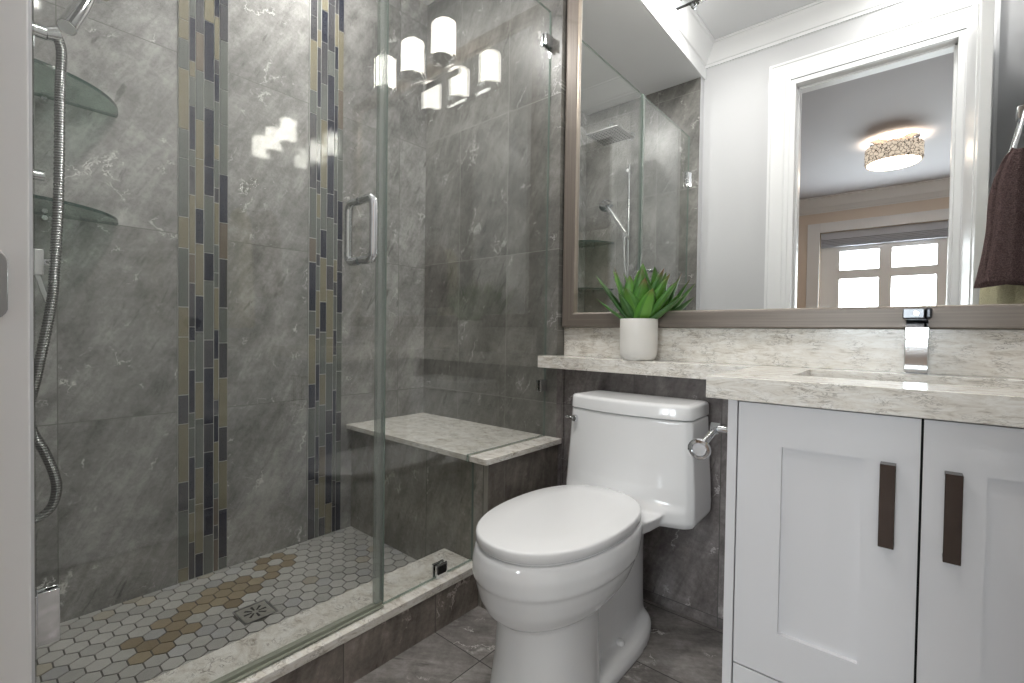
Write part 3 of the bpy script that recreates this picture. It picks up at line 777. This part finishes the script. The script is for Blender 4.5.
m2 = MB(); m2.lathe([(0.005, 0), (0.005, 0.0012)], (fx-0.002, -0.028, 1.0375), (0, -1, 0), 16); sub(m2, 'cap_screw', M['chrome'], l_)

# ------------------------------------------------------------------ vanity cabinet
t = thing('vanity_cabinet', 'white shaker vanity cabinet under the quartz countertop', 'cabinet', (2.03, -0.23, 0))
VX0, VX1, VY = 1.679, XR-0.004, -0.473
mb = MB(); mb.box((VX0, VY, 0), (VX0+0.0205, 0.011, 0.828)); mb.build('side_panel', M['cabinet'], t, bevel=0.001)
mb = MB()
for a, b in (((VX0+0.0205, VY+0.026, 0.08), (VX0+0.036, 0.011, 0.828)), ((VX1-0.016, VY+0.026, 0.0), (VX1, 0.011, 0.828)), ((VX0+0.036, -0.004, 0.08), (VX1-0.016, 0.011, 0.828)),
             ((VX0+0.036, VY+0.026, 0.08), (VX1-0.016, -0.004, 0.096)), ((VX0+0.036, VY+0.024, 0.205), (VX1-0.016, VY+0.04, 0.245)), ((VX0+0.036, VY+0.024, 0.80), (VX1-0.016, VY+0.04, 0.828)), ((1.995, VY+0.024, 0.245), (2.04, VY+0.04, 0.80))):
    mb.box(a, b)
mb.build('carcass', M['dark'], t)
mb = MB(); mb.box((2.340, VY, 0), (VX1, VY+0.026, 0.828)); mb.build('filler_strip', M['cabinet'], t, bevel=0.001)
def shaker(x0, x1, z0, z1, px0, px1, pz0, pz1, hx):
    yb = VY+0.020; d = MB()
    for a, b in (((x0, z0), (px0, z1)), ((px1, z0), (x1, z1)), ((px0, z0), (px1, pz0)), ((px0, pz1), (px1, z1))):
        d.box((a[0], VY, a[1]), (b[0], yb, b[1]))
    d.box((px0-0.004, VY+0.0105, pz0-0.004), (px1+0.004, yb-0.001, pz1+0.004))
    o = d.build('door', M['cabinet'], t)
    h = MB(); hz0, hz1, w = 0.5800, 0.7365, 0.0118; hy = VY-0.026
    h.box((hx-w, hy, hz0), (hx+w, hy+0.006, hz1)); h.box((hx-w, hy+0.005, hz1-0.007), (hx+w, VY+0.0005, hz1)); h.box((hx-w, hy+0.005, hz0), (hx+w, VY+0.0005, hz0+0.007))
    ho = sub(h, 'handle', M['bronze'], o, bevel=0.0008); ho['label'] = 'flat dark bronze bar handle'
shaker(1.7025, 2.0150, 0.2285, 0.8245, 1.790, 1.930, 0.328, 0.735, 1.9695)
shaker(2.0190, 2.3375, 0.2285, 0.8245, 2.103, 2.252, 0.328, 0.735, 2.0600)
mb = MB(); mb.box((1.7025, VY, 0.085), (2.3375, VY+0.020, 0.2245)); mb.build('drawer', M['cabinet'], t, bevel=0.001)
mb = MB(); mb.box((1.7025, VY+0.022, 0.0), (2.3375, VY+0.040, 0.08)); mb.build('toe_kick', M['cabinet'], t)

# toilet paper holder on the cabinet side
t = thing('toilet_paper_holder', 'empty chrome toilet paper holder on the side of the vanity', 'toilet paper holder', (1.679, -0.385, 0.738))
MB().lathe([(0.018, 0.0), (0.018, 0.006), (0.014, 0.012)], (VX0+0.001, -0.385, 0.738), (-1, 0, 0), 24).build('wall_plate', M['chrome'], t, smooth=True)
mb = MB(); mb.tube([(VX0-0.008, -0.385, 0.738), (1.624, -0.385, 0.738)], [0.007, 0.010], 14)
mb.loft([[(1.612, -0.375, 0.752), (1.634, -0.375, 0.752), (1.634, -0.375, 0.728), (1.612, -0.375, 0.728)], [(1.617, -0.400, 0.744), (1.631, -0.400, 0.744), (1.631, -0.400, 0.726), (1.617, -0.400, 0.726)]])
mb.build('post', M['chrome'], t, smooth=True)
mb = MB(); mb.tube(catmull([(1.625, -0.388, 0.735), (1.621, -0.415, 0.722), (1.613, -0.452, 0.702)], 6), 0.0085, 14); mb.build('arm', M['chrome'], t, smooth=True)
mb = MB(); mb.lathe([(0.026, 0.0), (0.027, 0.003), (0.027, 0.006), (0.024, 0.009), (0.018, 0.010), (0.016, 0.007), (0.0, 0.007)], (1.610, -0.450, 0.697), (0.15, -0.95, -0.12), 32, cap1=False); mb.build('end_disc', M['chrome'], t, smooth=True)

# ------------------------------------------------------------------ mirror
t = thing('mirror', 'large wall mirror in a wide brushed bronze frame over the vanity', 'mirror', (1.62, WY, 1.0))
MX0, MX1, MZ0, MZ1, FW = 0.876, XR-0.003, 0.9985, 2.405, 0.064
MFY = 0.018
def bar(mb, a, b, m0=0): mb.box(a, b, m0)
# mitred frame: four bars with sloped lip towards the glass
def frame_bar(name, p0, p1, n_in, mat):
    """outer corner p0->p1, inward direction n_in in the xz plane, mitred ends"""
    p0, p1, n = Vector((p0[0], 0, p0[1])), Vector((p1[0], 0, p1[1])), Vector((n_in[0], 0, n_in[1])); d = (p1-p0).normalized()
    prof = [(0, WY-0.003), (0, MFY+0.004), (0.004, MFY), (FW-0.010, MFY), (FW-0.006, MFY+0.003), (FW-0.003, MFY+0.010), (FW-0.003, 0.0345), (FW-0.003, WY-0.003)]
    mb = MB(); k = len(prof)
    r0 = [tuple(p0 + n*a + d*a + Vector((0, y, 0))) for a, y in prof]; r1 = [tuple(p1 + n*a - d*a + Vector((0, y, 0))) for a, y in prof]
    mb.loft([r0, r1]); o = mb.build(name, [mat, M['frame_lip']], t)
    for p in o.data.polygons:
        if abs(p.center.y-(MFY+0.0065)) < 0.0028 and abs(p.normal.dot(n)) > 0.3: p.material_index = 1
        if abs(p.center.y-0.0279) < 0.004 and abs(p.normal.dot(n)) > 0.6: p.material_index = 1
    return o
frame_bar('frame_rail', (MX0, MZ0), (MX1, MZ0), (0, 1), M['frame'])
frame_bar('frame_rail', (MX1, MZ1), (MX0, MZ1), (0, -1), M['frame'])
frame_bar('frame_stile', (MX0, MZ1), (MX0, MZ0), (1, 0), M['frame_v'])
frame_bar('frame_stile', (MX1, MZ0), (MX1, MZ1), (-1, 0), M['frame_v'])
MB().box((MX0+FW-0.006, 0.035, MZ0+FW-0.006), (MX1-FW+0.006, 0.041, MZ1-FW+0.006)).build('mirror_glass', M['mirror'], t)
# bevelled strip of the glass beside the frame is part of the same plate

# ------------------------------------------------------------------ vanity light above the mirror
t = thing('vanity_light', 'chrome three-lamp vanity light with white cylinder shades above the mirror', 'wall light', (1.58, WY, 2.45))
LX = 1.58; LZ = 2.212; LY = -0.075
MB().lathe([(0.062, 0), (0.062, 0.012), (0.050, 0.022), (0.0, 0.024)], (LX, WY, 2.475), (0, -1, 0), 32, cap1=False).build('canopy', M['chrome'], t, smooth=True)
MB().tube(catmull([(LX, WY-0.02, 2.475), (LX, LY+0.05, 2.46), (LX, LY+0.03, 2.40), (LX, LY+0.02, 2.26), (LX, LY, LZ)], 6), 0.008, 12).build('stem', M['chrome'], t, smooth=True)
MB().box((LX-0.29, LY-0.008, LZ-0.010), (LX+0.29, LY+0.008, LZ+0.010)).build('crossbar', M['chrome'], t, bevel=0.001)
for k in (-1, 0, 1):
    x = LX+k*0.235
    mb = MB(); mb.tube(catmull([(x, LY, LZ), (x, LY-0.015, LZ-0.012), (x, LY-0.045, LZ-0.004), (x, LY-0.05, LZ+0.03)], 5), 0.006, 10)
    mb.lathe([(0.012, 0.0), (0.020, 0.010), (0.034, 0.022), (0.058, 0.032), (0.058, 0.040)], (x, LY-0.05, LZ+0.015), (0, 0, 1), 28); mb.build('lamp_holder', M['chrome'], t, smooth=True)
    s_ = MB(); s_.lathe([(0.050, 0.0), (0.052, 0.004), (0.052, 0.160), (0.047, 0.164)], (x, LY-0.05, LZ+0.052), (0, 0, 1), 32); s_.build('shade', M['shade'], t, smooth=True)
# fill lights added out of view, built as recessed ceiling lamps
def fill_downlight(x, y, z, label):
    t = thing('added_fill_light', label, 'ceiling light', (x, y, z), 'added fill lights')
    MB().lathe([(0.058, 0.0), (0.082, 0.0), (0.080, -0.006), (0.060, -0.008), (0.058, 0.0)], (x, y, z-0.0005), (0, 0, 1), 36, cap0=False, cap1=False).build('trim_ring', M['trim'], t, smooth=True)
    MB().lathe([(0.058, 0.0), (0.0, 0.0)], (x, y, z-0.002), (0, 0, 1), 36, cap0=False, cap1=False).build('lens', M['fill_glow'], t)
fill_downlight(0.28, -0.75, SOF, 'added fill light, an unseen white recessed lamp in the dropped shower ceiling')
fill_downlight(1.98, -1.36, CEIL, 'added fill light, an unseen white recessed lamp just inside the bathroom door')
fill_downlight(1.08, -0.90, CEIL, 'added fill light, an unseen white recessed lamp in the middle of the bathroom')

# ------------------------------------------------------------------ toilet
TX = 1.256
def egg(yb, yf, hw, z, wf=0.479, eb=0.854, ef=0.906, n=56, cx=TX):
    L = yb-yf; yc = yb-wf*L; out = []
    for i in range(n):
        a = 2*math.pi*i/n; c, s = math.cos(a), math.sin(a); e = eb if s > 0 else ef
        x = cx+hw*math.copysign(abs(c)**e, c)
        y = yc+(yb-yc)*abs(s)**e if s > 0 else yc-(yc-yf)*abs(s)**e
        out.append((x, y, z))
    return out
t = thing('toilet', 'white one-piece toilet with its lid closed, between shower bench and vanity', 'toilet', (TX, -0.42, 0))
def tank_ring(z, hw, yb, ys, yf, n=28, cx=None):
    """D-shaped plan: straight back and sides, bowed front"""
    cx = TX+0.024 if cx is None else cx
    pts = []
    for k in range(n+1):
        s = -1+2*k/n
        pts.append((cx+hw*s, ys-(ys-yf)*(1-abs(s)**2.2), z))
    r = 0.02
    pts[0] = (pts[0][0], ys+0.012, z); pts[-1] = (pts[-1][0], ys+0.012, z)
    pts += [(cx+hw*0.985, yb-0.01, z), (cx+hw*0.95, yb, z)] + [(cx+hw*(0.95-1.9*k/6), yb, z) for k in range(1, 6)] + [(cx-hw*0.95, yb, z), (cx-hw*0.985, yb-0.01, z)]
    return pts
raw = MB()
# bowl
raw.loft([egg(-0.36, -0.712, 0.090, 0.240), egg(-0.325, -0.750, 0.125, 0.249), egg(-0.30, -0.773, 0.148, 0.268), egg(-0.275, -0.790, 0.166, 0.300),
          egg(-0.258, -0.799, 0.177, 0.335), egg(-0.25, -0.802, 0.180, 0.353), egg(-0.245, -0.808, 0.1865, 0.359), egg(-0.235, -0.808, 0.188, 0.395), egg(-0.225, -0.801, 0.184, 0.425), egg(-0.222, -0.796, 0.180, 0.432)])
# front pedestal
raw.loft([egg(-0.43, -0.778, 0.137, 0.0, eb=0.9, ef=0.9, cx=TX+.01), egg(-0.43, -0.768, 0.129, 0.04, eb=0.9, ef=0.9, cx=TX+.01), egg(-0.43, -0.752, 0.119, 0.14, eb=0.9, ef=0.9, cx=TX+.01), egg(-0.43, -0.744, 0.114, 0.27, eb=0.9, ef=0.9, cx=TX+.01)])
# trapway neck and foot
raw.loft([egg(-0.05, -0.62, 0.095, 0.0, 0.5), egg(-0.05, -0.62, 0.088, 0.10, 0.5), egg(-0.045, -0.60, 0.080, 0.24, 0.5), egg(-0.04, -0.58, 0.082, 0.33, 0.5), egg(-0.03, -0.56, 0.110, 0.40, 0.5)])
raw.loft([egg(-0.085, -0.66, 0.142, 0.0, 0.55, 0.7, 0.8), egg(-0.085, -0.66, 0.142, 0.030, 0.55, 0.7, 0.8), egg(-0.095, -0.65, 0.132, 0.044, 0.55, 0.7, 0.8), egg(-0.11, -0.63, 0.105, 0.052, 0.55, 0.7, 0.8)])
# deck joining bowl and tank
raw.loft([egg(-0.02, -0.40, 0.105, 0.350, 0.4, 0.45, 0.8), egg(-0.016, -0.44, 0.165, 0.385, 0.4, 0.40, 0.8), egg(-0.016, -0.46, 0.182, 0.428, 0.4, 0.40, 0.8)])
# tank
raw.loft([tank_ring(0.372, 0.200, -0.02, -0.17, -0.20), tank_ring(0.383, 0.222, -0.014, -0.190, -0.240), tank_ring(0.40, 0.2310, -0.012, -0.199, -0.262), tank_ring(0.436, 0.2315, -0.012, -0.200, -0.262), tank_ring(0.455, 0.2305, -0.012, -0.198, -0.246), tank_ring(0.50, 0.2285, -0.012, -0.196, -0.236),
          tank_ring(0.60, 0.222, -0.012, -0.192, -0.230), tank_ring(0.7095, 0.2165, -0.012, -0.187, -0.225)])
tmp = raw.build('tmp_body', M['ceramic'])
md = tmp.modifiers.new('r', 'REMESH'); md.mode = 'VOXEL'; md.voxel_size = 0.0052
ms = tmp.modifiers.new('s', 'SMOOTH'); ms.factor = 0.5; ms.iterations = 5
dgp = bpy.context.evaluated_depsgraph_get()
me = bpy.data.meshes.new_from_object(tmp.evaluated_get(dgp)); me.name = 'body'
bpy.data.objects.remove(tmp)
me.materials.clear(); me.materials.append(M['ceramic'])
me.polygons.foreach_set('use_smooth', [True]*len(me.polygons))
body = bpy.data.objects.new('body', me); COL.objects.link(body); body.parent = t; body.matrix_parent_inverse = Matrix.Translation(-Vector(t.location))
mb = MB(); mb.loft([tank_ring(0.7125, 0.2155, -0.012, -0.188, -0.227), tank_ring(0.7140, 0.2175, -0.011, -0.190, -0.229), tank_ring(0.747, 0.2160, -0.011, -0.189, -0.228), tank_ring(0.753, 0.2140, -0.013, -0.187, -0.226), tank_ring(0.757, 0.2085, -0.017, -0.181, -0.220), tank_ring(0.7585, 0.19, -0.03, -0.165, -0.20)])
mb.build('tank_lid', M['ceramic'], t, smooth=True, sharp=50)
mb = MB(); mb.loft([egg(-0.236, -0.790, 0.176, 0.4322), egg(-0.234, -0.792, 0.178, 0.434), egg(-0.236, -0.790, 0.176, 0.4385)]); mb.build('seat', M['plastic'], t, smooth=True, sharp=50)
mb = MB(); mb.loft([egg(-0.235, -0.797, 0.181, 0.4405), egg(-0.233, -0.799, 0.183, 0.4425), egg(-0.235, -0.799, 0.183, 0.461), egg(-0.237, -0.797, 0.1815, 0.4645), egg(-0.242, -0.792, 0.1770, 0.4665), egg(-0.30, -0.70, 0.11, 0.4685)])
mb.build('lid', M['plastic'], t, smooth=True, sharp=60)
for s in (-1, 1): MB().tube([(TX+s*0.075-0.022, -0.232, 0.447), (TX+s*0.075+0.022, -0.232, 0.447)], 0.011, 14).build('hinge', M['plastic'], t, smooth=True)
for s in (-1, 1):
    MB().lathe([(0.014, 0.0), (0.014, 0.008), (0.010, 0.014), (0.0, 0.017)], (TX+s*0.098, -0.345, 0.047), (0, 0, 1), 20, cap1=False).build('bolt_cap', M['ceramic'], t, smooth=True)
fl = MB(); fl.lathe([(0.0125, 0.0), (0.0125, 0.010), (0.009, 0.016), (0.0, 0.017)], (1.094, -0.199, 0.673), (0, -1, 0), 20, cap1=False)
fl.tube([(1.092, -0.212, 0.673), (1.074, -0.214, 0.676), (1.060, -0.211, 0.677)], [0.005, 0.0045, 0.004], 10)
o = fl.build('flush_lever', M['chrome'], t, smooth=True)

# ------------------------------------------------------------------ potted succulent
PX, PY = 1.244, -0.026
t = thing('potted_succulent', 'spiky green succulent in a white pot on the quartz ledge', 'potted plant', (PX, PY, 0.88))
mb = MB(); mb.lathe([(0.048, 0.0), (0.056, 0.004), (0.063, 0.016), (0.0655, 0.030), (0.0665, 0.10), (0.0665, 0.146), (0.0655, 0.149), (0.0625, 0.149), (0.061, 0.140), (0.060, 0.115)], (PX, PY, 0.8802), (0, 0, 1), 48, cap1=False)
mb.build('pot', M['pot'], t, smooth=True, sharp=50)
MB().lathe([(0.0605, 0.0), (0.0605, 0.006), (0.03, 0.010), (0.0, 0.011)], (PX, PY, 1.002), (0, 0, 1), 32, cap1=False).build('soil', M['soil'], t, smooth=True)
def foliage():
    me = bpy.data.meshes.new('foliage'); bm = bmesh.new(); lay = bm.loops.layers.float_color.new('tint'); rng = random.Random(11)
    def leaf(tip, width, base, sag, rust):
        b = Vector(base); tp = Vector(tip); ln = (tp-b).length; mid = (b+tp)/2 + Vector((0, 0, -sag))
        d0 = (tp-b).normalized(); side = d0.cross(Vector((0, 0, 1)))
        side = side.normalized() if side.length > 0.15 else Vector((1, 0.2, 0)).normalized()
        rings = []; K = 14
        for k in range(K+1):
            u = k/K; p = (1-u)**2*b + 2*u*(1-u)*mid + u*u*tp
            tg = ((1-u)*(mid-b)+u*(tp-mid)).normalized(); up = side.cross(tg).normalized()
            w = 1.95*width*(0.62+0.75*u-0.3*u*u)*(1-u**2.6)**0.9 if u < 1 else 0.0002
            w = max(w, 0.0003)*0.5; th = max(0.0006, 0.0055*(1-u)); cup = 0.28*w
            rings.append([p+side*w+up*cup, p+side*w*0.55+up*cup*0.1, p-up*(-0.0), p-side*w*0.55+up*cup*0.1, p-side*w+up*cup, p-side*w*0.5-up*th, p-up*th*1.3, p+side*w*0.5-up*th])
        V = [[bm.verts.new(q) for q in r] for r in rings]
        g = rng.uniform(0.85, 1.15)
        def colr(u, e):
            a = Vector((96*g, 146*g, 64)); bcol = Vector((60*g, 108*g, 50)); c = a.lerp(bcol, e)
            if u < 0.25: c = c.lerp(Vector((132, 164, 110)), (0.25-u)*1.6)
            if u > 0.82: c = c.lerp(Vector((118, 72, 56)), min(1, (u-0.82)/0.18)*rust)
            return srgb(*c)
        for k in range(K):
            for j in range(8):
                f = bm.faces.new((V[k][j], V[k][(j+1) % 8], V[k+1][(j+1) % 8], V[k+1][j])); f.smooth = True
                for l in f.loops:
                    kk = k if l.vert in V[k] else k+1
                    l[lay] = colr(kk/K, 0.6 if j in (0, 3, 4, 7) else 0.1)
    spec = [(-.176, -.01, .178, .034, .2), (-.150, -.05, .086, .034, .4), (-.118, .02, .195, .036, .3), (-.084, -.035, .198, .046, 1.0), (0.006, .01, .212, .040, .2),
            (.048, -.06, .150, .048, .9), (.098, -.02, .182, .042, 1.0), (.060, .030, .185, .036, .3), (-.012, -.085, .115, .056, .3), (.125, -.035, .160, .040, .8), (-.05, .032, .16, .04, .2),
            (.030, -.045, .185, .040, .5), (-.045, -.075, .10, .042, .2), (.075, .030, .13, .036, .3), (.105, .025, .10, .036, .2), (-.10, .030, .12, .034, .2), (.085, -.08, .11, .045, .6), (-.02, .032, .19, .034, .3), (-.04, 0, .17, .04, .4), (.150, -.018, .142, .036, .4), (.158, .012, .090, .036, .3), (-.135, -.035, .140, .040, .3)]
    for dx, dy, dz, w, rust in spec:
        n = math.hypot(dx, dy) or 1
        base = (PX+0.020*dx/n, PY+0.020*dy/n, 1.004)
        leaf((PX+dx, PY+dy, 1.02+dz), w, base, 0.012 if n > 0.05 else 0.0, rust)
    bmesh.ops.recalc_face_normals(bm, faces=bm.faces); bm.to_mesh(me); bm.free(); me.materials.append(M['leaf'])
    o = bpy.data.objects.new('foliage', me); COL.objects.link(o); o.parent = t; o.matrix_parent_inverse = Matrix.Translation(-Vector(t.location)); return o
fo = foliage()

# ------------------------------------------------------------------ towel ring and towels (seen in the mirror)
HX, HY = 2.262, -0.62
t = thing('towel_ring', 'chrome towel ring on the right wall, seen in the mirror', 'towel ring', (XR, HY, 1.73))
MB().box((XR-0.008, HY-0.024, 1.708), (XR, HY+0.024, 1.756)).build('wall_plate', M['chrome'], t, bevel=0.002)
mb = MB(); mb.box((HX+0.012, HY-0.009, 1.724), (XR-0.008, HY+0.009, 1.742)); mb.box((HX-0.016, HY-0.018, 1.710), (HX+0.014, HY+0.018, 1.752)); mb.build('post', M['chrome'], t, bevel=0.002)
loop = [(HX, HY-0.055, 1.722), (HX, HY+0.055, 1.722), (HX-0.028, HY+0.070, 1.582), (HX-0.028, HY-0.070, 1.582), (HX, HY-0.055, 1.722)]
MB().tube(loop, 0.0055, 10).build('ring', M['chrome'], t, smooth=True)
def towel(name, mat, label, cx, cy, prof, seed, cat='towel'):
    """hanging cloth: prof = (z, half width, half depth) from the ring down; deep vertical folds"""
    rng = random.Random(seed); ph = rng.uniform(0, 6); mb = MB(); rings = []; n = 96
    P = catmull([(z, w, d) for z, w, d in prof], 6); K = len(P)-1
    for k, (z, hw, hd) in enumerate(P):
        u = k/K; ring = []
        for j in range(n):
            a = 2*math.pi*j/n
            fold = 1+0.10*math.sin(5*a+ph+0.7*u)*(0.5+0.5*u)+0.05*math.sin(11*a+2*ph-u)
            cleft = 0.42*math.exp(-((a-math.pi*0.50)/0.16)**2) + 0.20*math.exp(-((a-math.pi*0.78)/0.14)**2)
            x = cx+hw*math.copysign(abs(math.cos(a))**0.8, math.cos(a))*fold; y = cy+hd*math.copysign(abs(math.sin(a))**0.8, math.sin(a))*fold*(1-cleft)
            zz = z + (0.009*math.sin(3*a+ph) if k == K else 0) + (0.010*math.cos(2*a) if k == 0 else 0)
            ring.append((min(x, XR-0.004), y, zz))
        rings.append(ring)
    mb.loft(rings)
    o = mb.build(name, mat, smooth=True, sharp=180); return tag(o, label, cat)
towel('hand_towel', M['towel'], 'dark brown terry towel hanging from the towel ring in the mirror', 2.262, HY+0.068,
      [(1.592, 0.032, 0.030), (1.555, 0.055, 0.048), (1.46, 0.078, 0.058), (1.34, 0.082, 0.062), (1.25, 0.090, 0.064), (1.155, 0.103, 0.066)], 4)
towel('face_towel', M['towel2'], 'cream cloth hanging below the brown towel in the mirror', 2.270, HY-0.062,
      [(1.585, 0.025, 0.025), (1.50, 0.060, 0.045), (1.20, 0.084, 0.052), (0.985, 0.088, 0.054)], 9)

# ------------------------------------------------------------------ bedroom ceiling lamp (seen in the mirror)
LPX, LPY = 1.815, -4.12
t = thing('crystal_ceiling_lamp', 'round crystal flush-mount ceiling lamp glowing in the bedroom', 'ceiling lamp', (LPX, LPY, BC))
MB().lathe([(0.19, 0.0), (0.19, -0.012), (0.10, -0.03), (0.04, -0.03), (0.04, -0.075)], (LPX, LPY, BC), (0, 0, 1), 48).build('ceiling_plate', M['chrome'], t, smooth=True)
mb = MB(); R0 = 0.215
for k in range(44):
    for q in range(5):
        a = 2*math.pi*(k+0.5*(q % 2))/44; z = BC-0.085-0.03*q; w = 2*math.pi*R0/44*0.52
        ca, sa = math.cos(a), math.sin(a)
        P = lambda r, s, zz: (LPX+ca*r-sa*s, LPY+sa*r+ca*s, zz)
        mb.add([P(R0-.008, -w, z), P(R0-.008, 0, z-0.031), P(R0-.008, w, z), P(R0-.008, 0, z+0.031), P(R0+.010, 0, z)], [(0, 4, 3), (3, 4, 2), (2, 4, 1), (1, 4, 0), (0, 3, 2, 1)])
mb.build('crystal_drum', M['crystal'], t)
MB().lathe([(0.203, -0.222), (0.19, -0.232), (0.0, -0.238)], (LPX, LPY, BC), (0, 0, 1), 48, cap0=False, cap1=False).build('diffuser', M['lamp_glow'], t, smooth=True)
pl = bpy.data.lights.new('lamp_bulb', 'POINT'); pl.energy = 5; pl.color = (1, 0.72, 0.46); pl.shadow_soft_size = 0.03
po = bpy.data.objects.new('lamp_bulb', pl); COL.objects.link(po); po.location = (LPX, LPY, BC-0.055)
